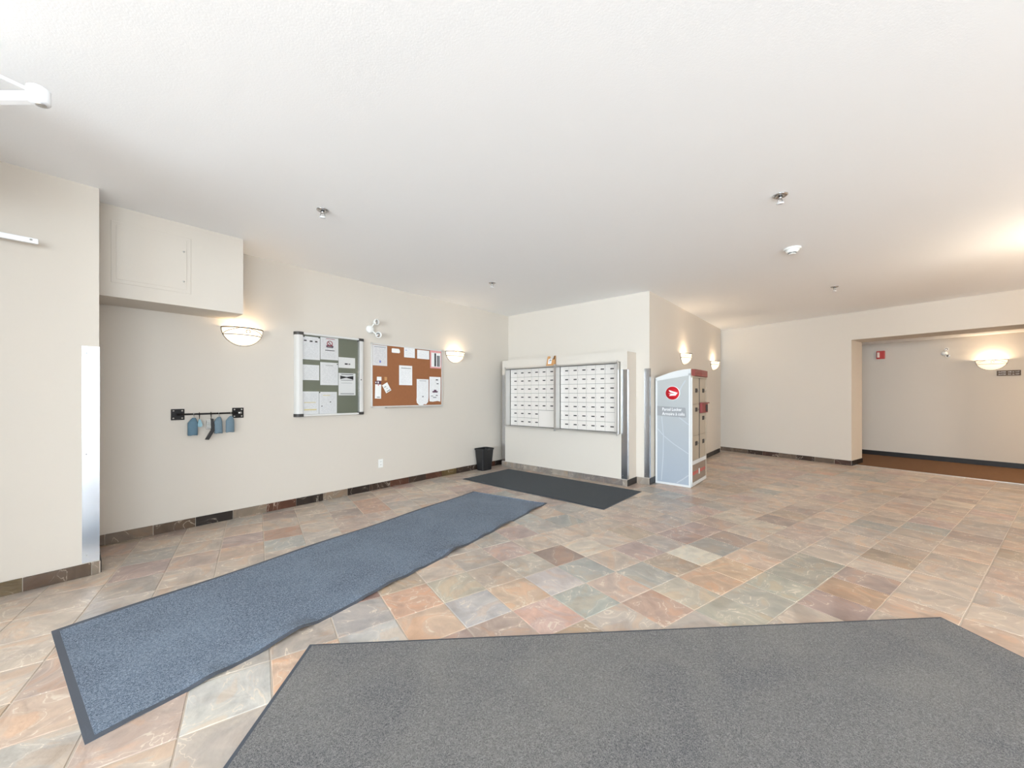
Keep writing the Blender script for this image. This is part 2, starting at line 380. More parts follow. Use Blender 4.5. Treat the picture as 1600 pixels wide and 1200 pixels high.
OVR = {(3, 2): (202, 176, 154), (1, 2): (206, 178, 156), (1, 1): (200, 164, 142), (3, 3): (200, 172, 162), (2, 2): (188, 182, 180), (2, 1): (188, 178, 162), (4, 3): (172, 172, 164),
       (5, 4): (188, 160, 144), (6, 4): (190, 180, 164), (5, 3): (196, 174, 160), (6, 3): (174, 170, 162), (7, 4): (198, 168, 144), (8, 4): (200, 172, 146), (8, 3): (212, 204, 188), (9, 3): (164, 160, 154),
       (8, 6): (172, 150, 142), (9, 6): (186, 156, 132), (10, 6): (172, 152, 142), (7, 5): (176, 170, 158), (8, 5): (176, 172, 158), (9, 5): (168, 162, 150), (10, 3): (164, 148, 140), (9, 2): (174, 152, 142),
       (3, 1): (184, 168, 154), (4, 1): (184, 174, 162), (5, 1): (160, 138, 126), (4, 2): (196, 186, 182), (6, 5): (180, 174, 160), (0, 1): (176, 168, 164), (0, 2): (192, 188, 184), (-1, 2): (204, 174, 152), (-2, 2): (196, 192, 186), (0, 0): (150, 122, 112), (10, 5): (166, 160, 148)}
def inpoly(p, poly):
    c = False; k = len(poly)
    for i in range(k):
        x0, y0 = poly[i]; x1, y1 = poly[(i+1) % k]
        if (y0 > p[1]) != (y1 > p[1]) and p[0] < (x1-x0)*(p[1]-y0)/(y1-y0)+x0: c = not c
    return c
MAT1 = [(-2.517, 2.084), (-.515, 5.120), (.420, 4.548), (-1.581, 1.412)]
e2 = [st(3.93, 4.41), st(5.0, 4.41), st(5.0, 2.03), st(3.93, 2.03)]; MAT2 = [(p.x, p.y) for p in e2]
d3 = Vector((3.545, .245)).normalized(); pp = Vector((d3.y, -d3.x)); c0 = Vector((-1.048, 1.977)); c1 = Vector((2.497, 2.222))
MAT3 = [tuple(c0), tuple(c1), tuple(c1+pp*1.85), tuple(c0+pp*1.85)]
cells = []
A_CARPET = 9.24
for i in range(-36, 36):
    for j in range(-22, 24):
        ca, cb = OA+(i+.5)*CELL, OB+(j+.5)*CELL
        if ca+CELL/2 > A_CARPET+.16: continue
        p = ab(ca, cb); s_, t_ = p.dot(u), p.dot(n)
        if s_ < -7.5 or t_ > T_L+.2 or (s_ < -.05 and t_ > T_P+.22): continue
        if s_ > S_M+.25 and t_ > T_SIDE+.22: continue
        if cb > 4.55 or (ca > 3.8 and cb > 3.4): continue
        if ca > A_B+.1 and cb < -2.5: continue
        cor = [ab(ca+dx*CELL/2, cb+dy*CELL/2) for dx in (-1, 1) for dy in (-1, 1)]
        hid = any(all(inpoly((q.x, q.y), mp) for q in cor) for mp in (MAT1, MAT2, MAT3))
        vis = p.y > 1.3 and abs(p.x/p.y) < 1.40 and not hid and not (s_ > S_C+.1 and t_ > T_SIDE-.05) and t_ < T_L+.05 and not (s_ < .1 and t_ > T_P+.1)
        cells.append((p.y if vis else 99+p.y, i, j, ca, cb))
cells.sort()
rt = random.Random(11)
def tcol(i, j):
    if (i, j) in OVR: return OVR[(i, j)]
    c = rt.choice(pal); k = rt.uniform(-6, 6); return tuple(v+k for v in c)
mass = MB(); massc = []
for k, (key, i, j, ca, cb) in enumerate(cells):
    col = lin(tcol(i, j)); p = ab(ca, cb, rt.uniform(-.0008, 0))
    if k < 299:
        o = link('tile', TV[rt.randrange(8)], floor, p, ANG_B+rt.randrange(4)*PI/2)
        o.rotation_euler.x = rt.uniform(-.0012, .0012); o.rotation_euler.y = rt.uniform(-.0012, .0012); o.color = col+(1,)
    else:
        hh = CELL/2-.003; nv = len(mass.bm.verts)
        q = [(ca-hh, cb-hh), (ca-hh, cb+hh), (ca+hh, cb+hh), (ca+hh, cb-hh)]
        f = .985
        lo = [mass.bm.verts.new(ab(x, y, -.0095)) for x, y in q]; mi = [mass.bm.verts.new(ab(x, y, p.z-.0016)) for x, y in q]
        to = [mass.bm.verts.new(ab(ca+(x-ca)*f, cb+(y-cb)*f, p.z)) for x, y in q]
        for A, B in ((lo, mi), (mi, to)):
            for r in range(4): mass.bm.faces.new((A[r], A[(r+1) % 4], B[(r+1) % 4], B[r]))
        mass.bm.faces.new(to); massc += [col+(1,)]*12
me = mass.mesh('tile_field', M_TILES)
at = me.color_attributes.new('tilecol', 'FLOAT_COLOR', 'POINT'); at.data.foreach_set('color', [x for c in massc for x in c])
tf = link('tile_field', me, floor); tf['kind'] = 'stuff'
# corridor carpet
m = MB(); abbox(m, A_CARPET, A_B2, -2.31, .15, 0, .006); abbox(m, A_B2, A_C, -6.9, 2.9, 0, .006); struct('floor_carpet', m, M_CARPETC)
m = MB(); abbox(m, A_CARPET-.03, A_CARPET, -2.31, .15, 0, .007); struct('trim_1', m, M_ALU)

# ------------------------------------------------------------------ baseboards of slate tile
BCOL = [(86, 68, 52), (58, 44, 36), (110, 94, 78), (40, 32, 28), (98, 80, 48), (126, 112, 98), (84, 52, 38)]
GCOL = [(140, 130, 122), (120, 112, 108), (150, 140, 130), (132, 124, 118)]
def baseboard(name, p0, p1, cols, first=.305, grout=M_GROUT, tm=M_TILEB):
    """p0 -> p1 along the wall foot, room on the right-hand side; pieces 30 cm long"""
    d = (p1-p0); Lg = d.length; d.normalize(); ang = math.atan2(d.y, d.x)
    root = bpy.data.objects.new(name, None); C.objects.link(root); root.location = p0; root.rotation_euler.z = ang; root['kind'] = 'structure'
    g = MB(); g.box(0, Lg, -.006, 0, 0, BB-.004); g.build('grout_bed', grout, root)
    x = 0; nx = first; r = random.Random(len(name)*7)
    while x < Lg-.004:
        x1 = min(nx, Lg)
        if x1-x > .012:
            mb = MB(); mb.box(x+.002, x1-.002, -.0115-r.uniform(0, .0015), -.003, .002, BB+r.uniform(-.001, .001), .0012)
            o = mb.build('tile', tm, root); o.color = lin(r.choice(cols))+(1,)
        x = nx; nx += .305
    return root
def Wp(x, tt):   # pixel column -> s on the plane t
    k = (x-800)/F_PX; r = Vector((k, 1, 0)); q = tt/r.dot(n); return q*r.dot(u)
j0 = Wp(462.8, T_L-.01)
baseboard('baseboard_left', st(.145, T_L), st(5.46, T_L), BCOL, ((j0-.145) % .305))
baseboard('baseboard_pillar', st(-3.5, T_P), st(.133, T_P), BCOL, .24)
baseboard('baseboard_pillar_return', st(.133, T_P), st(.133, T_L), BCOL, .2)
baseboard('baseboard_mail_wall', st(S_C, 4.70), st(S_C, 2.302), GCOL, .2)
baseboard('baseboard_mail_wall_side', st(S_C, 2.302), st(S_M, 2.302), [(50, 42, 38)], .305, M_BASEV, M_BASEV)
baseboard('baseboard_column', st(S_M, 2.290), st(S_M, T_SIDE), GCOL, .305)
baseboard('baseboard_side', st(S_M, T_SIDE), st(9.62, T_SIDE), [(48, 38, 34), (40, 32, 28)], .3, M_BASEV, M_BASEV)
baseboard('baseboard_back', ab(A_B, -4.70), ab(A_B, -2.324), [(60, 48, 42), (84, 70, 60), (104, 90, 78), (70, 50, 44)], .3)
baseboard('baseboard_jamb', ab(A_B, -2.324), ab(A_B2, -2.324), [(42, 34, 30)], .3, M_BASEV, M_BASEV)
m = MB(); abbox(m, A_C-.008, A_C, -6.9, 2.9, .006, .10); struct('baseboard_corridor', m, M_BASEV)

# ------------------------------------------------------------------ mailbox half wall and units
root = bpy.data.objects.new('wall_mailbox_stand', None); C.objects.link(root); root.location = st(S_C, 4.692); root.rotation_euler.z = ANG_M; root['kind'] = 'structure'
Wc, Dc, Hc = 2.390, .309, 1.917
RX0, RX1, RZ0, RZ1 = .132, 2.287, .733, 1.772      # the opening for the two units
m = MB(); m.box(0, Wc, 0, .17, 0, RZ0); m.box(0, Wc, 0, .17, RZ1, Hc); m.box(0, RX0, 0, .17, RZ0, RZ1); m.box(RX1, Wc, 0, .17, RZ0, RZ1); m.box(0, Wc, .17, Dc, 0, Hc)
m.build('half_wall', M_WALL, root)
def door_parts(w, h):
    d = MB(); d.box(.0018, w-.0018, 0, .006, .0018, h-.0018, .0012)
    l = MB(); l.box(w*.56, w*.92, -.0015, -.0002, h*.46, h*.46+.017)
    k = MB(); k.lathe([(0, 0), (.006, 0), (.005, .004), (0, .004)], 8, T(w*.1, 0, h*.5)@RX(PI/2))
    return d.mesh('door', M_DOORP), l.mesh('number_label', M_LABEL), k.mesh('lock', M_ALU)
UW = 1.0755
FILL = .095
DW, DH = (UW-.036-FILL)/6, (1.035-.036)/7
dm, lm, km = door_parts(DW, DH)
def unit(x0, label, blanks, nolabel):
    r = thing('mailbox_unit', label, 'mailboxes', st(S_C-.08, 4.692-x0, .7345), ANG_M, 'recessed mailbox units in the half wall')
    HH = 1.035; D = .15
    f = MB(); f.box(0, UW, 0, .012, 0, .018); f.box(0, UW, 0, .012, HH-.018, HH); f.box(0, .018, 0, .012, .018, HH-.018); f.box(UW-.018, UW, 0, .012, .018, HH-.018)
    f.build('rim', M_ALU, r)
    f = MB(); f.box(.004, .012, .012, D, .004, HH-.004); f.box(UW-.012, UW-.004, .012, D, .004, HH-.004); f.box(.012, UW-.012, .012, D, .004, .012); f.box(.012, UW-.012, .012, D, HH-.012, HH-.004)
    f.build('housing', M_ALU, r)
    f = MB(); f.box(.012, UW-.012, D-.004, D, .012, HH-.012); f.build('back_plate', M_DARK, r)
    for c in range(6):
        for w_ in range(7):
            if (c, w_) in blanks: continue
            x, z = .018+c*DW, HH-.018-(w_+1)*DH
            o = link('door', dm, r, (x, D-.012, z))
            if (c, w_) not in nolabel: link('number_label', lm, o)
            link('lock', km, o)
    p = MB(); p.box(UW-.018-FILL, UW-.012, D-.012, D-.006, .018, HH-.018, .001); p.build('side_filler', M_DOORP, r)
    if blanks:
        p = MB(); p.box(.018+4*DW+.003, .018+6*DW-.003, D-.012, D-.006, .021, .018+2*DH-.003, .0012); o = p.build('outgoing_mail_panel', M_DOORP, r)
    for x in (.0, UW):
        for z in (HH-.01, -.015):
            h = MB(); h.lathe([(0, 0), (.008, 0), (.008, .03), (0, .03)], 10, T(x+(.01 if x == 0 else -.01), -.006, z)); h.build('hinge_pin', M_ALU, r)
unit(.132, 'left bank of small locked white mailboxes, blank panel in its lower corner', {(4, 5), (5, 5), (4, 6), (5, 6)}, set())
unit(1.2095, 'right bank of small locked white mailboxes with seven full rows', set(), {(5, 5)})

# stainless corner guards
def guard(label, pos, ang, wd, z0, z1, side, sc=True):
    g = thing('corner_guard', label, 'corner guard', pos+Vector((0, 0, z0)), ang, 'stainless corner guards')
    m = MB(); h = z1-z0; e = .0025
    # side=+1: the front face lies to the left of the corner, the return runs back from it
    if side > 0: m.box(-wd, e, -e, 0, 0, h); m.box(0, e, 0, min(wd, .05), 0, h)
    else: m.box(-e, wd, -e, 0, 0, h); m.box(-e, 0, 0, wd, 0, h)
    m.build('angle_plate', M_STEEL, g)
    if sc:
        for z in (.05, h/2, h-.05):
            m = MB(); m.lathe([(0, 0), (.005, 0), (.004, .003), (0, .003)], 8, T(-wd*.75*side, -e, z)@RX(PI/2)); m.build('screw', M_CHROME, g)
guard('tall stainless corner guard on the pillar at the left edge of the lobby', st(.133, T_P), ANG_L, .083, .097, 1.645, 1)
guard('stainless corner guard on the left end of the mailbox half wall by the bin', st(S_C, 4.692), ANG_M, .07, .097, 1.66, -1)
guard('stainless corner guard on the right end of the mailbox half wall', st(S_C, 2.302), ANG_M, .087, .097, 1.66, 1)
guard('stainless corner guard on the wall corner beside the parcel locker', st(S_M, T_SIDE), ANG_M, .075, .097, 1.68, 1)

# cardboard package on the rim of the left unit
pk = thing('cardboard_package', 'open brown cardboard mailer with white address label above the mailboxes', 'package', st(5.085, 3.665, 1.7705), ANG_M)
m = MB(); Mx = RX(math.radians(-16)); m.box(0, .155, 0, .012, 0, .105, M=Mx); m.box(0, .05, 0, .012, .105, .165, M=Mx)
m.build('front_board', M_CARD, pk)
m = MB(); m.prism([(.012, 0), (.055, 0), (.06, .16), (.054, .165)], 'x', .147, .155); m.build('side_board', M_CARD, pk)
m = MB(); m.prism([(.155, 0), (.155, .16), (.125, .165), (.10, .105), (.10, 0)], 'y', .052, .058); m.build('back_board', M_CARDD, pk)
m = MB(); m.box(.03, .098, -.002, -.0005, .03, .118, M=Mx); al = m.build('address_label', M_PAPERB, pk)
m = MB(); m.box(.048, .09, -.0035, -.0025, .085, .103, M=Mx); m.build('printed_block', M_INKG, al)
m = MB(); m.box(.042, .08, -.0035, -.0025, .06, .068, M=Mx); m.build('printed_line', M_INKB, al)

# ------------------------------------------------------------------ parcel locker
LW, LD = .49, .76     # LW: width of the printed side facing the entrance; LD: width of the door front
lk = thing('parcel_locker', 'grey and white steel parcel locker with red roundel standing by the column', 'parcel locker', st(5.66, 2.088), ANG_M)
def topz(x): k = x/LW; return 1.545+.115*math.sin(k*PI/2)
# side profile (x: from the wall towards the door front, z)
prof = [(0, 0)]+[(LW, 0)]+[(LW*(1-q/8), topz(LW*(1-q/8))) for q in range(9)]
m = MB(); m.prism(prof, 'y', .012, LD, ); m.build('body', M_LOCKT, lk)
ins = .026
m = MB()
out = [(0, 0), (LW, 0), (LW, topz(LW))]+[(LW*(1-q/8), topz(LW*(1-q/8))) for q in range(1, 9)]
m.box(0, ins, -.008, .012, 0, 1.56-.03); m.box(LW-ins, LW, -.008, .012, 0, 1.60); m.box(ins, LW-ins, -.008, .012, 0, .03)
m.prism([(0, 1.50), (LW, 1.572)]+out[2:], 'y', -.008, .0119)
m.build('side_frame', M_LOCKW, lk)
mm, nt, p = newmat('printed_grey_film'); tc = nt.nodes.new('ShaderNodeTexCoord'); sp = nt.nodes.new('ShaderNodeSeparateXYZ'); nt.links.new(tc.outputs['Generated'], sp.inputs[0])
cr = nt.nodes.new('ShaderNodeValToRGB'); cr.color_ramp.elements[0].color = rgb(158, 168, 180); cr.color_ramp.elements[1].color = rgb(178, 180, 178); nt.links.new(sp.outputs[2], cr.inputs[0]); nt.links.new(cr.outputs[0], p.inputs['Base Color']); p.inputs['Roughness'].default_value = .35
M_FILM = mm
m = MB(); m.prism([(ins, .03), (LW-ins, .03), (LW-ins, 1.57), (ins, 1.505)], 'y', -.003, .011); film = m.build('printed_side_panel', M_FILM, lk)
def strip(pts, wd):
    mb = MB()
    L_, R_ = [], []
    for i, (x, z) in enumerate(pts):
        x2, z2 = pts[min(i+1, len(pts)-1)]; x1_, z1_ = pts[max(i-1, 0)]; d = Vector((x2-x1_, z2-z1_)).normalized(); w2 = wd/2
        L_.append((x-d.y*w2, z+d.x*w2)); R_.append((x+d.y*w2, z-d.x*w2))
    for i in range(len(pts)-1):
        mb.face([(L_[i][0], -.0036, L_[i][1]), (R_[i][0], -.0036, R_[i][1]), (R_[i+1][0], -.0036, R_[i+1][1]), (L_[i+1][0], -.0036, L_[i+1][1])])
    return mb
for pts, wd in (([(.03, .80), (.12, .70), (.25, .60), (.46, .47)], .012), ([(.09, .98), (.115, .7), (.11, .4), (.085, .05)], .012), ([(.30, .04), (.38, .10), (.46, .17)], .014), ([(.22, 1.05), (.33, .98), (.46, .88)], .012), ([(.33, 1.33), (.37, 1.42), (.42, 1.50)], .014)):
    strip(pts, wd).build('pale_swoosh', M_SWOOSH, film)
# grey name band with two lines of lettering
m = MB(); m.prism([(.022, .995), (.415, .975), (.43, .985), (.42, 1.115), (.022, 1.135)], 'y', -.0065, -.0045); band = m.build('name_band', M_LOCKG, lk)
def text_mesh(txt, size, width=None):
    cu = bpy.data.curves.new('t', 'FONT'); cu.body = txt; cu.size = size; cu.extrude = .0006; cu.resolution_u = 2
    o = bpy.data.objects.new('t', cu); C.objects.link(o)
    dg = bpy.context.evaluated_depsgraph_get(); me = bpy.data.meshes.new_from_object(o.evaluated_get(dg)); bpy.data.objects.remove(o)
    me.transform(RX(PI/2))
    if width:
        xs = [v.co.x for v in me.vertices]; k = width/(max(xs)-min(xs)); me.transform(Matrix.Diagonal((k, 1, 1, 1)))
    return me
def text(name, txt, size, m_, parent, loc, width=None):
    me = text_mesh(txt, size, width); me.materials.clear(); me.materials.append(m_); return link(name, me, parent, loc)
text('lettering', 'Parcel Locker', .062, M_INKW, band, (.098, -.0075, 1.068), .27)
text('lettering', 'Armoire à colis', .062, M_INKW, band, (.098, -.0075, 1.003), .31)
m = MB(); m.lathe([(0, 0), (.102, 0), (.102, .003), (0, .003)], 40, T(.243, -.005, 1.322)@RX(PI/2)); m.build('logo_ring', M_INKW, lk)
m = MB(); m.lathe([(0, 0), (.094, 0), (.094, .003), (0, .003)], 40, T(.243, -.0075, 1.322)@RX(PI/2)); lg = m.build('logo_disc', M_RED, lk)
cx, cz = .243, 1.322
m = MB()
m.prism([(cx-.052, cz+.045), (cx+.072, cz+.004), (cx+.04, cz-.008), (cx-.03, cz+.012)], 'y', -.0125, -.0108)
m.prism([(cx-.058, cz-.005), (cx+.04, cz-.010), (cx+.072, cz+.002), (cx+.045, cz-.034), (cx-.045, cz-.040), (cx-.02, cz-.018)], 'y', -.0125, -.0108)
m.build('logo_emblem', M_INKW, lg)
# door front: local plane x = LW, y from .012 to LD
X = LW
def fbox(name, y0, y1, z0, z1, d, m_, parent=lk, x0=None, bev=.002):
    mb = MB(); xx = X if x0 is None else x0; mb.box(xx, xx+d, y0, y1, z0, z1, bev); return mb.build(name, m_, parent)
m = MB(); m.prism([(X, .03), (X+.035, .06), (X+.042, .40), (X+.03, .75), (X, .757)], 'z', 1.565, 1.66); m.build('red_header', M_REDP, lk)
fbox('upper_trim', .012, .757, 1.54, 1.563, .018, M_LOCKT)
fbox('right_trim', .735, .757, .02, 1.54, .014, M_LOCKT)
fbox('left_trim', .012, .034, .02, 1.54, .014, M_LOCKW)
fbox('centre_trim', .375, .395, .32, 1.54, .012, M_DARK)
def ldoor(y0, y1, z0, z1, lz):
    d = fbox('door', y0, y1, z0, z1, .008, M_LOCKT)
    fbox('keypad', y1-.19, y1-.09, lz-.03, lz+.03, .004, M_LABEL, d, X+.008, .001)
    mb = MB(); mb.lathe([(0, 0), (.012, 0), (.01, .008), (0, .008)], 10, T(X+.008, y1-.05, lz)@RY(PI/2)); mb.build('lock', M_CHROME, d)
ldoor(.038, .371, 1.165, 1.536, 1.36); ldoor(.399, .731, 1.185, 1.536, 1.36)
ldoor(.038, .371, .72, 1.159, 1.085); ldoor(.399, .731, .72, 1.02, .95)
ldoor(.038, .371, .37, .714, .60); ldoor(.399, .731, .37, .714, .60)
rs = fbox('return_slot', .41, .73, 1.03, 1.175, .04, M_REDTRAY); fbox('slot_mouth', .60, .71, 1.045, 1.15, .002, M_LABEL, rs, X+.041, .0005)
fbox('return_slot_lid', .40, .745, 1.166, 1.184, .06, M_REDP)
fbox('lower_rail', .034, .735, .31, .366, .014, M_LOCKW)
bp_ = fbox('base_panel', .036, .733, .06, .305, .006, M_LOCKB)
for z in (.19, .165):
    fbox('red_stripe', .05, .33, z, z+.012, .002, M_RED, bp_, X+.0065, .0004); fbox('red_stripe', .44, .70, z, z+.012, .002, M_RED, bp_, X+.0065, .0004)
fbox('white_badge', .365, .405, .14, .22, .003, M_INKW, bp_, X+.0065, .0008)
fbox('kick_rail', .012, .757, .012, .058, .014, M_LOCKW)

# ------------------------------------------------------------------ waste bin
bn = thing('waste_bin', 'small black tapered plastic waste bin in the corner by the mailboxes', 'bin', st(4.69, 4.695), ANG_L)
def taper(mb, w0, d0, w1, d1, z0, z1, r=.025, inner=False):
    def rr(w_, d_, z):
        pts = []
        for cx_, cy_, a0 in ((w_/2-r, d_/2-r, 0), (-w_/2+r, d_/2-r, 90), (-w_/2+r, -d_/2+r, 180), (w_/2-r, -d_/2+r, 270)):
            for q in range(4): an = math.radians(a0+q*30); pts.append(mb.bm.verts.new((cx_+r*math.cos(an), cy_+r*math.sin(an), z)))
        return pts
    return rr
mb = MB(); rr = taper(mb, 0, 0, 0, 0, 0, 0)
R = [rr(.22, .15, .0), rr(.222, .152, .004), rr(.275, .20, .345), rr(.29, .215, .35), rr(.29, .215, .375), rr(.276, .20, .375), rr(.262, .188, .34), rr(.215, .145, .012)]
for A, B in zip(R, R[1:]):
    for k in range(16): f = mb.bm.faces.new((A[k], A[(k+1) % 16], B[(k+1) % 16], B[k]))
mb.bm.faces.new(R[0]); mb.bm.faces.new(R[-1])
mb.build('tub', M_BLACK, bn)
m = MB(); m.box(-.03, .03, -.1115, -.1085, .352, .372, .001); m.build('rim_grip', M_DARK, bn)

# ------------------------------------------------------------------ sconces
def sconce(label, pos, ang, power=SCONCE_W, k=1.0, col=None):
    sc = thing('wall_sconce', label, 'wall lamp', pos, ang, 'half-bowl glass wall sconces')
    Rw, Dp, Hh = .18*k, .125*k, .175*k
    def P(t_, f_, g=1.0): c_ = math.cos(f_); return (Rw*g*math.cos(t_)*c_, -Dp*g*math.sin(t_)*c_-.003, -Hh*g*math.sin(f_))
    mb = MB(); G = [[mb.bm.verts.new(P(PI*i/24, PI/2*.985*j/10)) for i in range(25)] for j in range(11)]
    for j in range(10):
        for i in range(24): f = mb.bm.faces.new((G[j][i], G[j+1][i], G[j+1][i+1], G[j][i+1])); f.smooth = True
    me_ = mb.mesh('glass_bowl', M_SHADE); o = link('glass_bowl', me_, sc)
    md = o.modifiers.new('s', 'SOLIDIFY'); md.thickness = .004; md.offset = 1
    mb = MB(); mb.tube([P(PI*i/24, 0, 1.02) for i in range(25)], .0055*k, 6); mb.build('rim', M_BRONZE, sc)
    mb = MB(); mb.tube([P(0, PI/2*j/12, 1.02) for j in range(13)]+[P(PI, PI/2*(1-j/12), 1.02) for j in range(1, 13)], .0042*k, 6); mb.build('edge_wire', M_BRONZE, sc)
    mb = MB(); f0 = .42
    mb.tube([P(PI*i/24, f0, 1.02) for i in range(25)], .0034*k, 6)
    for s_ in (0, 1):
        A_, B_ = (PI if s_ == 0 else 0), PI*(.60 if s_ == 0 else .42)
        mb.tube([P(A_+(B_-A_)*q/8, f0*(1-q/8)*.9+.03, 1.02) for q in range(9)], .003*k, 5)
    cxx, czz, rr_ = .02*k, -.035*k, .018*k
    pts = []
    for q in range(17):
        an = -.8+q*5.2/16; x = cxx+rr_*math.cos(an); z = czz+rr_*math.sin(an); ff = math.asin(max(0, min(.99, -z/Hh))); tt = math.acos(max(-.99, min(.99, x/(Rw*math.cos(ff)))))
        pts.append(P(tt, ff, 1.025))
    mb.tube(pts, .003*k, 5)
    mb.build('scroll_work', M_BRONZE, sc)
    mb = MB(); mb.lathe([(0, -.03), (.02, -.022), (.026, 0), (.02, .02), (0, .028)], 12, T(0, -.06*k, -.055*k)); mb.build('bulb', M_BULB, sc)
    mb = MB(); mb.box(-.05*k, .05*k, -.012, -.001, -.10*k, -.02*k, .002); mb.build('back_plate', M_WHITE, sc)
    l = bpy.data.lights.new('sconce_light', 'POINT'); l.energy = power; l.color = col or WARM; l.shadow_soft_size = .035
    lo = bpy.data.objects.new('sconce_light', l); C.objects.link(lo); lo.parent = sc; lo.location = (0, -.095*k, -.02)
    return sc
sconce('lit half-bowl wall sconce under the soffit, left of the notice case', st(1.19, T_L, 1.995), ANG_L)
sconce('lit half-bowl wall sconce just right of the cork board', st(4.12, T_L, 2.0), ANG_L)
sconce('lit half-bowl wall sconce directly above the parcel locker', st(7.03, T_SIDE, 2.01), ANG_L, 5)
sconce('lit half-bowl wall sconce nearest the far inside corner', st(9.02, T_SIDE, 2.01), ANG_L, 6)
sconce('lit half-bowl wall sconce on the corridor wall above the room sign', ab(A_C, -.89, 1.925), ANG_B, 7)
sconce('lit half-bowl wall sconce on the short right wall, outside the frame', ab(6.05, .25, 2.0), ANG_B-PI/2, 40, 1.0, (1, .87, .70))
def fill_pendant(label, p, e):  # unseen hanging lamps, added to brighten the back wall and ceiling
    r = thing('fill_globe', label, 'fill light', (p.x, p.y, H), 0, 'added globe fill lights, outside the frame')
    m = MB(); m.lathe([(0, -.001), (.06, -.001), (.055, -.02), (0, -.025)], 20); m.build('canopy', M_CHROME, r)
    m = MB(); m.tube([(0, 0, -.02), (0, 0, -.30)], .006, 8); m.build('stem', M_CHROME, r)
    m = MB(); m.lathe([(0, -.30), (.03, -.302), (.03, -.33), (0, -.33)], 16); m.build('cap', M_CHROME, r)
    l = bpy.data.lights.new('globe', 'POINT'); l.energy = e; l.color = (1, .82, .64); l.shadow_soft_size = .12; lo = bpy.data.objects.new('globe', l); C.objects.link(lo); lo.parent = r; lo.location = (0, 0, -.47)
fill_pendant('added globe fill light nearest the back wall, outside the frame', ab(7.2, 1.5), 85)
fill_pendant('added globe fill light nearest the entrance, outside the frame', ab(4.8, 1.7), 22)
def fill_ceiling_lamp(label, p, z, e):  # unseen lamp, added to brighten the corridor
    r = thing('fill_ceiling_lamp', label, 'fill lamp', (p.x, p.y, z)); m = MB(); m.lathe([(0, -.001), (.17, -.001), (.17, -.02), (.15, -.06), (.08, -.085), (0, -.09)], 28); m.build('glass_dome', M_SHADE, r)
    l = bpy.data.lights.new('corridor_fill', 'AREA'); l.shape = 'DISK'; l.size = .3; l.energy = e; l.color = (1, .8, .56); lo = bpy.data.objects.new('corridor_fill', l); C.objects.link(lo); lo.parent = r; lo.location = (0, 0, -.1)
fill_ceiling_lamp('added round corridor fill lamp right of the opening, outside the frame', ab(10.3, 1.3), 2.39, 62)


# ------------------------------------------------------------------ glass notice case
nc = thing('notice_case', 'wall-mounted glass notice case with white rounded frame and dark corners', 'notice board', st(1.692, T_L, 1.044), ANG_L)
NW, NH, ND = .845, .985, .06
def arcprof(x0, x1, d, flip):
    pts = [(x0, 0)]
    for q in range(7):
        an = PI/2*q/6; x = x0+(x1-x0)*(1-math.cos(an))*.55 if not flip else x1-(x1-x0)*(1-math.cos(PI/2*(6-q)/6))*.55
        y = -d*math.sin(an) if not flip else -d*math.sin(PI/2*(6-q)/6)
        pts.append((x, y))
    if not flip: pts += [(x1, -d), (x1, 0)]
    else: pts = [(x0, 0), (x0, -d)]+pts[1:]+[(x1, 0)]
    # clean duplicates
    o = []
    for q in pts:
        if not o or (abs(q[0]-o[-1][0])+abs(q[1]-o[-1][1])) > 1e-5: o.append(q)
    return o
m = MB(); m.prism(arcprof(0, .075, ND, False), 'z', .03, NH-.03); m.build('side_rail', M_ALUW, nc)
m = MB(); m.prism(arcprof(NW-.075, NW, ND, True), 'z', .03, NH-.03); sr = m.build('side_rail', M_ALUW, nc)
m = MB(); m.lathe([(0, 0), (.007, 0), (.007, .004), (0, .004)], 10, T(NW-.055, -ND, .45)@RX(PI/2)); m.build('lock', M_LABEL, sr)
m = MB(); m.box(.05, NW-.05, -ND, -.001, 0, .022, .003); m.build('bottom_rail', M_ALUW, nc)
m = MB(); m.box(.05, NW-.05, -ND, -.001, NH-.022, NH, .003); m.build('top_rail', M_ALUW, nc)
for x0, x1 in ((-.004, .085), (NW-.085, NW+.004)):
    for z0, z1 in ((-.004, .031), (NH-.031, NH+.004)):
        left = x0 < .1
        pr = [(x0, -.001)]+[((x0+(x1-x0)*(1-math.cos(PI/2*q/6))*.5) if left else (x1-(x1-x0)*(1-math.cos(PI/2*q/6))*.5), -(ND+.004)*math.sin(PI/2*q/6)) for q in range(1, 7)]
        pr = pr+([(x1, -(ND+.004)), (x1, -.001)] if left else [(x0, -(ND+.004)), (x0, -.001)])
        if not left: pr[0] = (x1, -.001)
        m = MB(); m.prism(pr, 'z', z0, z1); m.build('corner_cap', M_DARK, nc)
m = MB(); m.box(.07, NW-.07, -.014, -.002, .02, NH-.02); m.build('felt_panel', M_FELT, nc)
m = MB(); m.box(.076, NW-.076, -.050, -.047, .023, NH-.023); m.build('glass_door', M_GLASS, nc)

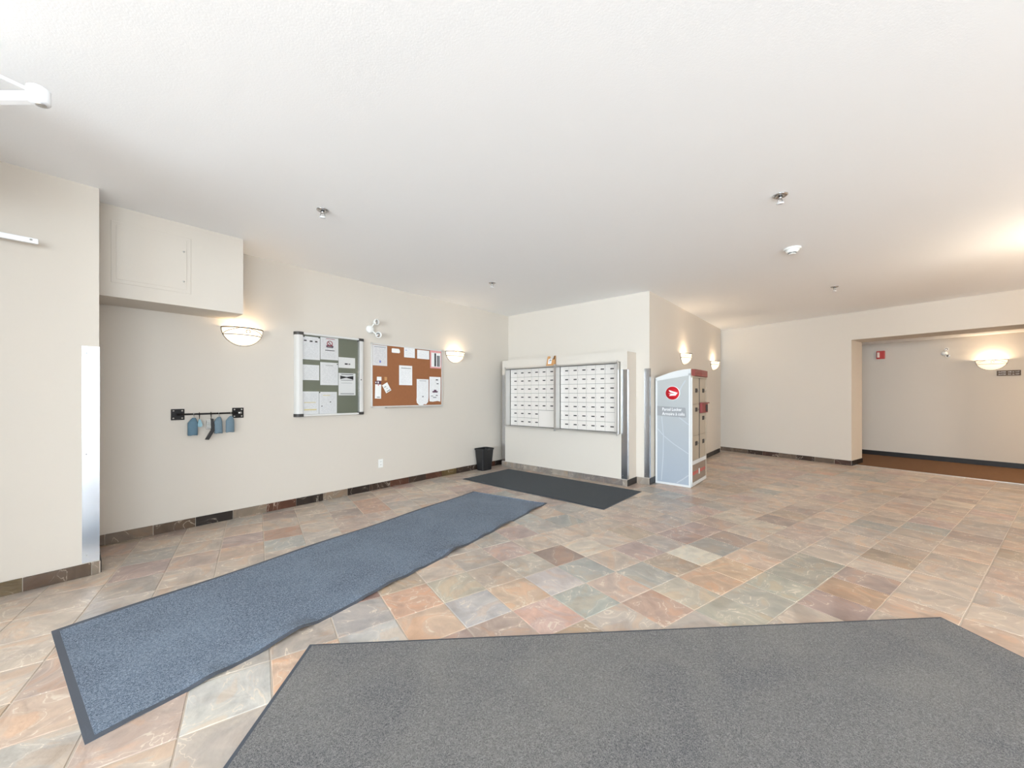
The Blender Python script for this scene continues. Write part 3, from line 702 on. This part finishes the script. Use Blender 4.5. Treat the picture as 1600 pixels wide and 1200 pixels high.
def sheet(name, label, cat, s0, s1, z0, z1, y, m_, group, marks=(), rot=0, pins=(), curl=.002, shape=None):
    o_ = thing(name, label, cat, st(s0, T_L+y, z0), ANG_L, group) if (marks or pins) else None
    w_, h_ = s1-s0, z1-z0
    mb = MB()
    if shape:
        A = [mb.bm.verts.new((x*w_, -.0008, z*h_)) for x, z in shape]; mb.bm.faces.new(A)
        r = bmesh.ops.extrude_face_region(mb.bm, geom=mb.bm.faces[:]); bmesh.ops.translate(mb.bm, verts=[v for v in r['geom'] if isinstance(v, bmesh.types.BMVert)], vec=(0, -.0006, 0))
    else:
        nx, nz = 4, 5
        for lay in (0, .0006):
            G = [[mb.bm.verts.new((w_*i/nx, -.0006-lay-curl*(1-j/nz)**2*abs(math.sin(i*1.9+w_*40)), h_*j/nz)) for i in range(nx+1)] for j in range(nz+1)]
            for j in range(nz):
                for i in range(nx): mb.bm.faces.new((G[j][i], G[j][i+1], G[j+1][i+1], G[j+1][i]))
    if o_ is None:
        o = mb.build(name, m_, None, loc=st(s0, T_L+y, z0), rz=ANG_L); tag(o, label, cat, group)
        if rot: o.rotation_euler = (Matrix.Rotation(ANG_L, 3, 'Z')@Matrix.Rotation(rot, 3, 'Y')).to_euler()
        return o
    mb.build('sheet', m_, o_)
    for (x0, zz0, x1, zz1, mm_) in marks:
        q = MB(); q.box(x0*w_, x1*w_, -.0042-curl*.6, -.0034-curl*.6, zz0*h_, zz1*h_); q.build('printed_mark', mm_, o_)
    for (x, z, mm_) in pins:
        q = MB(); q.lathe([(0, 0), (.007, 0), (.006, .004), (0, .004)], 10, T(x*w_, -.004-curl*.6, z*h_)@RX(PI/2)); q.build('pin', mm_, o_)
    if rot: o_.rotation_euler = (Matrix.Rotation(ANG_L, 3, 'Z')@Matrix.Rotation(rot, 3, 'Y')).to_euler()
    return o_
G1 = 'paper notices inside the glass case'; Y1 = -.0155
sheet('notice', 'white notice with three small black pictures along its top, in the glass case', 'paper notice', 1.775, 1.978, 1.718, 1.992, Y1, M_PAPERF, G1, [(.10, .79, .25, .84, M_INK), (.42, .77, .58, .83, M_INK), (.72, .77, .85, .83, M_INK)], pins=[(.1, .98, M_LABEL), (.95, .98, M_LABEL)])
sheet('notice', 'white notice with a red-grey round emblem near its top, in the glass case', 'paper notice', 1.985, 2.203, 1.73, 2.004, Y1, M_PAPERF, G1, [(.3, .93, .8, .95, M_INKR), (.36, .54, .68, .60, M_INKG), (.25, .41, .78, .44, M_INK)])
for nn in (0,):
    q = MB(); c_ = st(2.10, T_L+Y1-.006, 1.925); pts = [(0+.032*math.cos(2*PI*k/20), 0, .032*math.sin(2*PI*k/20)) for k in range(20)]
    q.tube(pts, .004, 6, closed=True); q.tube([(-.022, 0, .022), (.022, 0, -.022)], .004, 6); 
    par = [o for o in C.objects if o.name.startswith('notice') and o.get('label', '').startswith('white notice with a red-grey')][0]
    em = q.build('printed_emblem', M_INKR, par, loc=(.11, -.007, .2))
    q = MB(); q.prism([(-.04, -.05), (-.045, -.03), (-.02, -.01), (0, -.02), (.02, -.01), (.045, -.03), (.04, -.05), (.02, -.035), (-.02, -.035)], 'y', -.001, 0); q.build('printed_hands', M_INKP, par, loc=(.11, -.007, .2))
sheet('notice', 'blank-looking landscape notice on the left of the glass case, middle row', 'paper notice', 1.77, 1.971, 1.473, 1.656, Y1, M_PAPERF, G1)
sheet('notice', 'long white typed letter in the centre of the glass case', 'paper notice', 1.983, 2.20, 1.417, 1.697, Y1, M_PAPERF, G1, [(.3, .86, .7, .875, M_INKG)], pins=[(.95, .94, M_LABEL)])
sheet('notice', 'small landscape card with two dark spots, right column of the glass case', 'paper notice', 2.206, 2.422, 1.64, 1.775, Y1, M_PAPERB, G1, [(.36, .32, .54, .45, M_INK), (.58, .32, .70, .44, M_INKG)])
sheet('notice', 'notice with a black bow-shaped picture, right column of the glass case', 'paper notice', 2.206, 2.427, 1.291, 1.574, Y1, M_PAPERB, G1, [(.15, .93, .85, .955, M_INK), (.12, .67, .85, .69, M_INKG), (.15, .55, .8, .56, M_INKG), (.1, .06, .9, .09, M_INKG)])
par = [o for o in C.objects if o.get('label', '').startswith('notice with a black bow')][0]
q = MB(); q.prism([(.02, .205), (.10, .225), (.19, .20), (.19, .25), (.10, .235), (.02, .25)], 'y', -.0062, -.0055); q.build('printed_picture', M_INK, par)
sheet('notice', 'white notice with yellow highlighted lines, bottom left of the glass case', 'paper notice', 1.773, 1.967, 1.066, 1.338, Y1, M_PAPERF, G1, [(.12, .17, .85, .23, M_INKY), (.12, .50, .8, .53, M_INKY)])
sheet('notice', 'white notice with two black dots, bottom middle of the glass case', 'paper notice', 1.971, 2.185, 1.057, 1.334, Y1, M_PAPERF, G1, [(.2, .83, .6, .86, M_INKY)], pins=[(.62, .55, M_LABEL), (.14, .37, M_LABEL), (.02, .97, M_LABEL)])

# ------------------------------------------------------------------ cork board
cb_ = thing('cork_board', 'brown cork notice board in a thin aluminium frame', 'notice board', st(2.650, T_L, 1.127), ANG_L)
KW, KH = 1.205, .873
m = MB(); m.box(.012, KW-.012, -.016, -.001, .012, KH-.012); m.build('cork_panel', M_CORK, cb_)
for nm, bx in (('frame_rail', (0, KW, 0, .016)), ('frame_rail', (0, KW, KH-.016, KH)), ('frame_stile', (0, .016, .0165, KH-.0165)), ('frame_stile', (KW-.016, KW, .0165, KH-.0165))):
    m = MB(); m.box(bx[0], bx[1], -.022, -.0005, bx[2], bx[3], .002); m.build(nm, M_ALUW, cb_)
for x, z in ((.008, .008), (.008, KH-.008), (KW-.008, .008), (KW-.008, KH-.008)):
    m = MB(); m.box(x-.012, x+.012, -.025, -.0005, z-.012, z+.012, .002); m.build('corner_piece', M_ALU, cb_)
m = MB(); m.box(.21, KW-.01, -.05, -.001, -.012, -.002, .002); m.box(.21, KW-.01, -.052, -.05, -.012, .0, 0); m.build('ledge', M_ALU, cb_)
G2 = 'papers pinned to the cork board'; Y2 = -.018
sheet('flyer', 'grey tinted full-page notice in the top left of the cork board', 'paper notice', 2.668, 2.884, 1.698, 1.979, Y2, M_PAPERG, G2, [(.1, .9, .9, .92, M_INKG), (.45, .15, .55, .25, M_INKB)])
sheet('flyer', 'small torn blank slip at the top of the cork board', 'paper slip', 2.955, 3.090, 1.893, 1.955, Y2, M_PAPERB, G2, shape=[(0, .1), (.1, 0), (.9, 0), (1, .25), (.95, .8), (.85, 1), (.1, 1), (0, .9)])
sheet('flyer', 'square faint blue-printed note at the top centre of the cork board', 'paper notice', 3.156, 3.340, 1.843, 1.987, Y2, M_PAPERF, G2, [(.1, .7, .25, .75, M_INKB)])
sheet('flyer', 'landscape note at the top of the cork board, next to the pink sheet', 'paper notice', 3.381, 3.600, 1.84, 1.972, Y2, M_PAPERF, G2)
sheet('flyer', 'pink-bordered poster in the top right corner of the cork board', 'poster', 3.617, 3.832, 1.71, 1.985, Y2, M_PAPERP, G2, [(.10, .08, .93, .88, M_PAPERB), ])
par = [o for o in C.objects if o.get('label', '').startswith('pink-bordered')][0]
q = MB(); q.box(.08, .11, -.0064, -.0055, .03, .235); q.build('printed_bar', M_INK, par); 
q = MB(); q.box(.125, .185, -.0064, -.0055, .03, .2); q.build('printed_block', M_INKG, par)
sheet('flyer', 'white typed page alone in the middle of the cork board', 'paper notice', 3.074, 3.294, 1.438, 1.722, Y2, M_PAPERF, G2, [(.15, .85, .9, .88, M_INKG)])
sheet('flyer', 'narrow white hanging card at the lower left of the cork board', 'paper card', 2.697, 2.788, 1.248, 1.441, Y2-.003, M_PAPERB, G2, [(.3, .08, .8, .12, M_INK)], rot=math.radians(1.5), pins=[(.5, .95, M_RED)])
sheet('flyer', 'tilted white card at the lower left of the cork board', 'paper card', 2.868, 2.958, 1.318, 1.445, Y2-.003, M_PAPERB, G2, [(.15, .65, .5, .72, M_INKG), (.2, .1, .9, .16, M_INK), (.45, .4, .55, .46, M_INK)], rot=math.radians(-30))
sheet('flyer', 'tiny white slip with a dark border above the hanging cards', 'paper slip', 2.729, 2.797, 1.492, 1.545, Y2, M_PAPERB, G2)
sheet('flyer', 'tiny tan slip above the tilted card on the cork board', 'paper slip', 2.842, 2.882, 1.496, 1.546, Y2, M_CARD, G2)
sheet('flyer', 'small plum and white picture card above the narrow hanging card', 'paper card', 2.702, 2.790, 1.446, 1.487, Y2, M_INKP, G2, [(.4, .2, .6, .8, M_PAPERB), (0.05, .3, .2, .7, M_PAPERB)])
sheet('flyer', 'long notice with a torn bottom edge on the cork board, lower right', 'paper notice', 3.373, 3.588, 1.145, 1.534, Y2, M_PAPERF, G2, [(.2, .93, .8, .945, M_INKG), (.45, .3, .56, .35, M_INKG)], shape=[(0, .3), (-.02, .2), (.02, .08), (.2, 0), (.5, -.01), (.62, .03), (.8, .02), (.97, .12), (1, .3), (1, 1), (0, 1)])
sheet('flyer', 'long notice with dark drawings in the lower right corner of the cork board', 'paper notice', 3.606, 3.820, 1.19, 1.577, Y2, M_PAPERF, G2, [(.55, .86, .75, .90, M_INK), (.62, .71, .8, .74, M_INK), (.25, .37, .72, .43, M_INKP), (.38, .43, .6, .48, M_INKP), (.12, .22, .3, .24, M_INK), (.3, .16, .6, .19, M_INKG), (.55, .24, .72, .27, M_INKP)], shape=[(0, .02), (.3, 0), (.7, .03), (.98, 0), (1, .5), (1, 1), (0, 1), (-.02, .3)])

# ------------------------------------------------------------------ twin-head emergency lights
def emergency(label, pos, ang, k=1.0):
    r = thing('emergency_light', label, 'emergency light', pos, ang, 'white emergency light heads')
    m = MB(); m.lathe([(0, 0), (.055*k, 0), (.055*k, .012), (.045*k, .035*k), (.02*k, .045*k), (0, .046*k)], 24, RX(PI/2)); m.build('base', M_WHITE, r)
    for (x, z, ry) in ((.04, .095, .35), (.075, -.075, -.1)):
        hx, hz = x*k, z*k; Mh = T(hx, -.075*k, hz)@RZ(ry)@RX(PI/2)
        m = MB(); m.tube([(hx*.3, -.03*k, hz*.3), (hx*.7, -.05*k, hz*.7), (hx, -.06*k, hz)], .009*k, 8); m.build('swivel', M_WHITE, r)
        m = MB(); m.lathe([(0, -.03*k), (.022*k, -.026*k), (.04*k, .01*k), (.042*k, .032*k), (.036*k, .032*k), (.03*k, .02*k), (0, .012*k)], 20, Mh); hd = m.build('lamp_head', M_WHITE, r)
        m = MB(); m.lathe([(0, .0215*k), (.029*k, .0215*k), (.027*k, .024*k), (0, .026*k)], 16, Mh); m.build('lens', M_CHROME, hd)
emergency('white twin-head emergency light on the wall above the cork board', st(2.635, T_L, 2.180), ANG_L, 1.0)
emergency('small white twin-head emergency light on the corridor wall', ab(A_C, -1.46, 2.10), ANG_B, .75)

# fire alarm and room sign in the corridor
fa = thing('fire_alarm', 'small red fire alarm strobe high on the corridor wall', 'fire alarm', ab(A_C, -2.36, 2.06), ANG_B)
m = MB(); m.box(-.065, .065, -.055, -.001, 0, .17, .008); m.build('housing', M_PINK, fa)
m = MB(); m.box(-.05, -.01, -.075, -.056, .03, .14, .006); m.build('strobe_lens', M_LENS, fa)
sg = thing('room_sign', 'brown corridor direction sign with two rows of white lettering', 'sign', ab(A_C, -.83, 1.638), ANG_B)
m = MB(); m.box(0, .262, -.012, -.001, 0, .094, .002); m.build('plate', M_SIGN, sg)
text('lettering', 'SUITES  108 to 117', .03, M_INKW, sg, (.018, -.0135, .055), .226)
text('lettering', 'SUITES  101 to 107', .03, M_INKW, sg, (.018, -.0135, .016), .226)

# ------------------------------------------------------------------ outlet
ol = thing('wall_outlet', 'white electrical outlet low on the left wall', 'outlet', st(2.76, T_L, .295), ANG_L)
m = MB(); m.box(0, .07, -.006, -.0005, 0, .115, .003); m.build('cover_plate', M_WHITE, ol)
for z in (.022, .064):
    m = MB(); m.box(.018, .052, -.009, -.0062, z, z+.03, .002); so = m.build('socket', M_WHITE, ol)
    m = MB(); m.box(.027, .030, -.0096, -.0091, z+.012, z+.022); m.box(.040, .043, -.0096, -.0091, z+.012, z+.022); m.build('slots', M_LABEL, so)

# ------------------------------------------------------------------ pipe rail with hanging things
ra = thing('pipe_rack', 'black iron pipe rail on two square flanges on the left wall', 'rail', st(.618, T_L, 1.055), ANG_L)
for x0 in (0, .482):
    m = MB(); m.box(x0, x0+.10, -.006, -.0005, 0, .106, .001); fo = m.build('flange', M_IRON, ra)
    for dx in (.018, .082):
        for dz in (.018, .088):
            m = MB(); m.lathe([(0, 0), (.0075, 0), (.0075, .003), (0, .003)], 10, T(x0+dx, -.0062, dz)@RX(PI/2)); m.build('screw', M_ALU, fo)
    m = MB(); m.tube([(x0+.05, -.006, .055), (x0+.05, -.05, .055)], .011, 10); m.build('stub', M_IRON, ra)
m = MB(); m.tube([(.035, -.058, .055), (.547, -.058, .055)], .0085, 12); m.build('rod', M_IRON, ra)
m = MB(); m.lathe([(0, 0), (.011, 0), (.011, .03), (0, .03)], 10, T(.52, -.058, .055)@RY(PI/2)); m.build('bright_end', M_CHROME, ra)
ROD = -.058; ZR = 1.110
def hoop(mb, x, z0, r=.012):
    mb.tube([(x, ROD+r*math.sin(q), z0+r*math.cos(q)) for q in [2*PI*k/14 for k in range(14)]], .0028, 6, closed=True)
def pouch(label, s0, w_, h_, zt, m_, skew=.0, seed=1):
    r = thing('hanging_pouch', label, 'cloth pouch', st(s0, T_L, 0), ANG_L, 'blue pouches hanging on the pipe rail')
    rg = random.Random(seed); mb = MB(); nx, nz = 12, 10; rings = []
    for j in range(nz+1):
        v = j/nz; z = zt-h_*v; ww = w_*(.28+.72*min(1, v*3.2)**.8)/2; dd = .016*(.5+.5*min(1, v*4)); xo = skew*v+(.12*w_ if v < .3 else 0)*(1-v/.3 if v < .3 else 0)
        rings.append([mb.bm.verts.new((xo+ww*math.cos(2*PI*i/nx), ROD-.004+dd*math.sin(2*PI*i/nx)*(1+.12*rg.uniform(-1, 1)), z+(.004*math.sin(i*2+seed) if j else 0))) for i in range(nx)])
    for A, B in zip(rings, rings[1:]):
        for i in range(nx): f = mb.bm.faces.new((A[i], A[(i+1) % nx], B[(i+1) % nx], B[i])); f.smooth = True
    mb.bm.faces.new(rings[0]); mb.bm.faces.new(rings[-1]); mb.build('cloth', m_, r)
    mb = MB(); x = .12*w_; mb.tube([(x-.004, ROD-.002, zt-.012), (x-.004, ROD-.013, zt+.010), (x-.003, ROD-.012, ZR+.010), (x, ROD, ZR+.0155), (x+.003, ROD+.012, ZR+.008), (x+.004, ROD+.010, zt+.012), (x+.004, ROD+.002, zt-.010)], .0032, 6); mb.build('hanging_loop', M_ALUW, r)
pouch('teal blue cloth pouch hanging leftmost on the pipe rail', .770, .078, .17, 1.075, M_BLUED, 0, 1)
pouch('slate blue cloth pouch just right of the black brush', .968, .070, .165, 1.075, M_BLUE, .004, 2)
pouch('slate blue cloth pouch hanging rightmost on the pipe rail', 1.068, .074, .165, 1.080, M_BLUE, 0, 3)
r = thing('hanging_scoop', 'small light blue scoop hanging behind the leftmost pouch', 'scoop', st(.822, T_L, 0), ANG_L)
mb = MB(); mb.prism([(-.018, 1.00), (-.012, .985), (.006, .98), (.02, .99), (.022, 1.01), (.008, 1.055), (-.004, 1.06)], 'y', ROD-.006, ROD+.008); mb.build('scoop_blade', M_BLUEL, r)
mb = MB(); mb.tube([(0, ROD+.001, 1.06), (0, ROD-.012, ZR), (0, ROD, ZR+.014), (0, ROD+.012, ZR), (0, ROD+.002, 1.075)], .003, 6); mb.build('hook', M_IRON, r)
r = thing('hanging_brush', 'black angled hand brush with white bristles hanging on the pipe rail', 'brush', st(.900, T_L, 0), ANG_L)
mb = MB(); mb.prism([(.008, 1.062), (.030, 1.058), (.043, .975), (.043, .945), (-.006, .850), (-.036, .856), (.010, .945), (.010, .98)], 'y', ROD-.012, ROD+.008); mb.build('handle', M_BLACK, r)
mb = MB(); mb.tube([(.014, ROD, 1.062), (.012, ROD-.012, ZR), (.012, ROD, ZR+.0145), (.012, ROD+.012, ZR), (.014, ROD+.003, 1.075)], .003, 6); mb.build('hook', M_IRON, r)
mb = MB()
for k in range(6):
    z = .965+k*.015; mb.box(-.026+k*.0005, .012, ROD-.010, ROD+.006, z, z+.009)
mb.build('bristle_rows', M_BRISTLE, r)
mb = MB()
for k in range(6):
    z = .960+k*.015; mb.box(-.029+k*.0005, .012, ROD-.0095, ROD+.0055, z, z+.004)
mb.build('bristle_gaps', M_BLACK, r)

# ------------------------------------------------------------------ ceiling fixtures
def sprinkler(label, x, y, k=1.0):
    r = thing('sprinkler', label, 'sprinkler', (x, y, H), rnd.uniform(0, 1), 'ceiling sprinkler heads')
    m = MB(); m.lathe([(0, -.0005), (.046*k, -.0005), (.046*k, -.004), (.036*k, -.012), (.018*k, -.012), (.016*k, -.008), (0, -.008)], 24); m.build('escutcheon', M_CHROME, r)
    m = MB(); m.lathe([(0, -.008), (.012*k, -.008), (.012*k, -.028), (.006*k, -.03), (0, -.03)], 12); m.build('body', M_CHROME, r)
    m = MB()
    for s_ in (-1, 1): m.tube([(s_*.010*k, 0, -.026), (s_*.017*k, 0, -.042), (s_*.004*k, 0, -.060)], .0028*k, 6)
    m.build('yoke', M_CHROME, r)
    m = MB(); m.lathe([(0, -.060), (.022*k, -.060), (.023*k, -.0625), (0, -.063)], 16); m.build('deflector', M_WHITEM, r)
sprinkler('chrome ceiling sprinkler nearest the soffit, on the left of the ceiling', -1.537, 3.097)
sprinkler('chrome ceiling sprinkler largest on the right, in front of the smoke detector', 2.016, 2.868, 1.1)
sprinkler('chrome ceiling sprinkler in front of the mailbox wall', -.266, 5.114)
sprinkler('chrome ceiling sprinkler farthest back, near the corridor opening', 4.477, 5.295)
r = thing('smoke_detector', 'white round smoke detector on the ceiling', 'smoke detector', (2.871, 3.908, H))
m = MB(); m.lathe([(0, -.0005), (.075, -.0005), (.076, -.014), (.07, -.018), (0, -.018)], 32); m.build('base', M_WHITE, r)
m = MB(); m.lathe([(0, -.0185), (.064, -.0185), (.046, -.045), (.042, -.047), (0, -.047)], 32); bd = m.build('body', M_WHITE, r)
m = MB(); m.lathe([(0, -.061), (.030, -.061), (.034, -.058), (.034, -.0555), (0, -.0555)], 24); m.build('cap', M_WHITE, r)
m = MB()
for k in range(16):
    an = 2*PI*k/16; m.box(-.002, .002, .028, .036, -.0555, -.0472, M=RZ(an))
m.build('vent_fins', M_DARK, bd)

# ------------------------------------------------------------------ white door operator arm and white bar at upper left
r = thing('door_operator', 'white folding door operator arm reaching in at the upper left', 'door operator', (-1.97, 1.60, H))
m = MB(); m.box(-1.05, -.62, -.12, .06, -.40, -.10, .01); m.box(-.9, -.76, -.04, .02, -.11, -.001); m.build('operator_box', M_WHITEM, r)
m = MB(); m.box(-.66, .0, -.03, .006, -.284, -.246, .005); m.build('main_arm', M_WHITEM, r)
m = MB(); m.tube([(-.66, -.01, -.105), (-.40, -.01, -.11), (-.18, -.01, -.165), (-.045, -.01, -.228)], .0065, 8); m.build('strut', M_WHITEM, r)
m = MB(); m.lathe([(0, 0), (.03, 0), (.034, .006), (.034, .058), (.028, .064), (0, .064)], 20, T(.0, -.012, -.288)); pv = m.build('pivot', M_WHITEM, r)
m = MB(); m.lathe([(0, 0), (.016, 0), (.016, .004), (0, .004)], 14, T(.005, -.008, -.2945)); m.build('pivot_cap', M_ALU, pv)
r = thing('metal_bracket', 'slim white metal arm running along the pillar wall at the left edge', 'bracket', st(-1.0, T_P, 2.28), ANG_L)
m = MB(); m.box(0, .86, -.125, -.10, .0, .034, .005); m.build('bar', M_WHITEM, r)
m = MB(); m.box(.02, .07, -.0995, -.001, -.01, .045, .004); m.build('standoff', M_WHITEM, r)
m = MB(); m.lathe([(0, 0), (.006, 0), (.006, .003), (0, .003)], 10, T(.83, -.1255, .02)@RX(PI/2)); m.build('screw', M_ALU, r)

# ------------------------------------------------------------------ floor mats
def floormat(name, label, P, pile_m, bord, thick, nx, ny, wavy=None, rad=0):
    """P: four corners (x, y), P0->P1 = long edge"""
    P = [Vector((x, y)) for x, y in P]; root_p = P[0]
    r = thing(name, label, 'floor mat', (root_p.x, root_p.y, 0))
    Lx = (P[1]-P[0]).length; Wy = (P[3]-P[0]).length
    def pos(x, y):   # metric coords along the long and short edge
        uu, vv = x/Lx, y/Wy
        q = (P[0]*(1-uu)+P[1]*uu)*(1-vv)+(P[3]*(1-uu)+P[2]*uu)*vv; return q-root_p
    def lift(x, y):
        z = .0005
        if wavy: z += wavy(x, y, Lx, Wy)
        return z
    def hf(x, y):
        e = min(x, Lx-x, y, Wy-y); return e
    xs = sorted(set([0, bord*.4, bord, Lx-bord, Lx-bord*.4, Lx]+[bord+(Lx-2*bord)*i/nx for i in range(nx+1)]))
    ys = sorted(set([0, bord*.4, bord, Wy-bord, Wy-bord*.4, Wy]+[bord+(Wy-2*bord)*i/ny for i in range(ny+1)]))
    def sheet_(z_of, keep):
        mb = MB(); V = {}
        def v(i, j):
            if (i, j) not in V:
                q = pos(xs[i], ys[j]); V[(i, j)] = mb.bm.verts.new((q.x, q.y, lift(xs[i], ys[j])+z_of(i, j)))
            return V[(i, j)]
        for i in range(len(xs)-1):
            for j in range(len(ys)-1):
                if keep(i, j): f = mb.bm.faces.new((v(i, j), v(i+1, j), v(i+1, j+1), v(i, j+1)))
        return mb
    def isb(i, j): return xs[i] < bord-1e-6 or xs[i+1] > Lx-bord+1e-6 or ys[j] < bord-1e-6 or ys[j+1] > Wy-bord+1e-6
    tb = .0028
    mb = sheet_(lambda i, j: 0, lambda i, j: isb(i, j)); o = mb.build('rubber_border', M_RUBBER, r)
    md = o.modifiers.new('s', 'SOLIDIFY'); md.thickness = tb; md.offset = 1
    rg = random.Random(3)
    jit = {}
    def zp(i, j):
        e = xs[i] <= bord+1e-6 or xs[i] >= Lx-bord-1e-6 or ys[j] <= bord+1e-6 or ys[j] >= Wy-bord-1e-6
        return (.0015 if e else 0)+(0 if e else rg.uniform(-.0006, .0006))*0
    mb = sheet_(zp, lambda i, j: not isb(i, j)); o = mb.build('carpet_pile', pile_m, r)
    md = o.modifiers.new('s', 'SOLIDIFY'); md.thickness = thick; md.offset = 1
    return r
def wv(x, y, L_, W_):
    e = max(0, 1-(W_-y)/.16); e2_ = max(0, 1-y/.12)
    k = max(0, math.sin(x*9.5+1.0))**1.5+.6*max(0, math.sin(x*15.3+2))**2
    k2 = .5+.5*math.sin(x*5.1+.4)
    return max(0, k)*.019*e*e*(3-2*e)*min(1, x/.4)+max(0, k2)*.008*e2_*e2_
floormat('runner_mat', 'long blue-grey carpet runner lying diagonally in front of the left wall', MAT1, M_PILE_BLUE, .028, .008, 96, 10, wv)
floormat('mailbox_mat', 'dark charcoal mat lying in front of the mailboxes', [MAT2[0], MAT2[3], MAT2[2], MAT2[1]], M_PILE_DARK, .014, .006, 20, 8, lambda x, y, L_, W_: max(0, math.sin(x*4+1))*.006*max(0, 1-y/.1))
floormat('entrance_mat', 'large grey entrance mat in the right foreground', [MAT3[0], MAT3[1], MAT3[2], MAT3[3]], M_PILE_GREY, .02, .008, 20, 10)
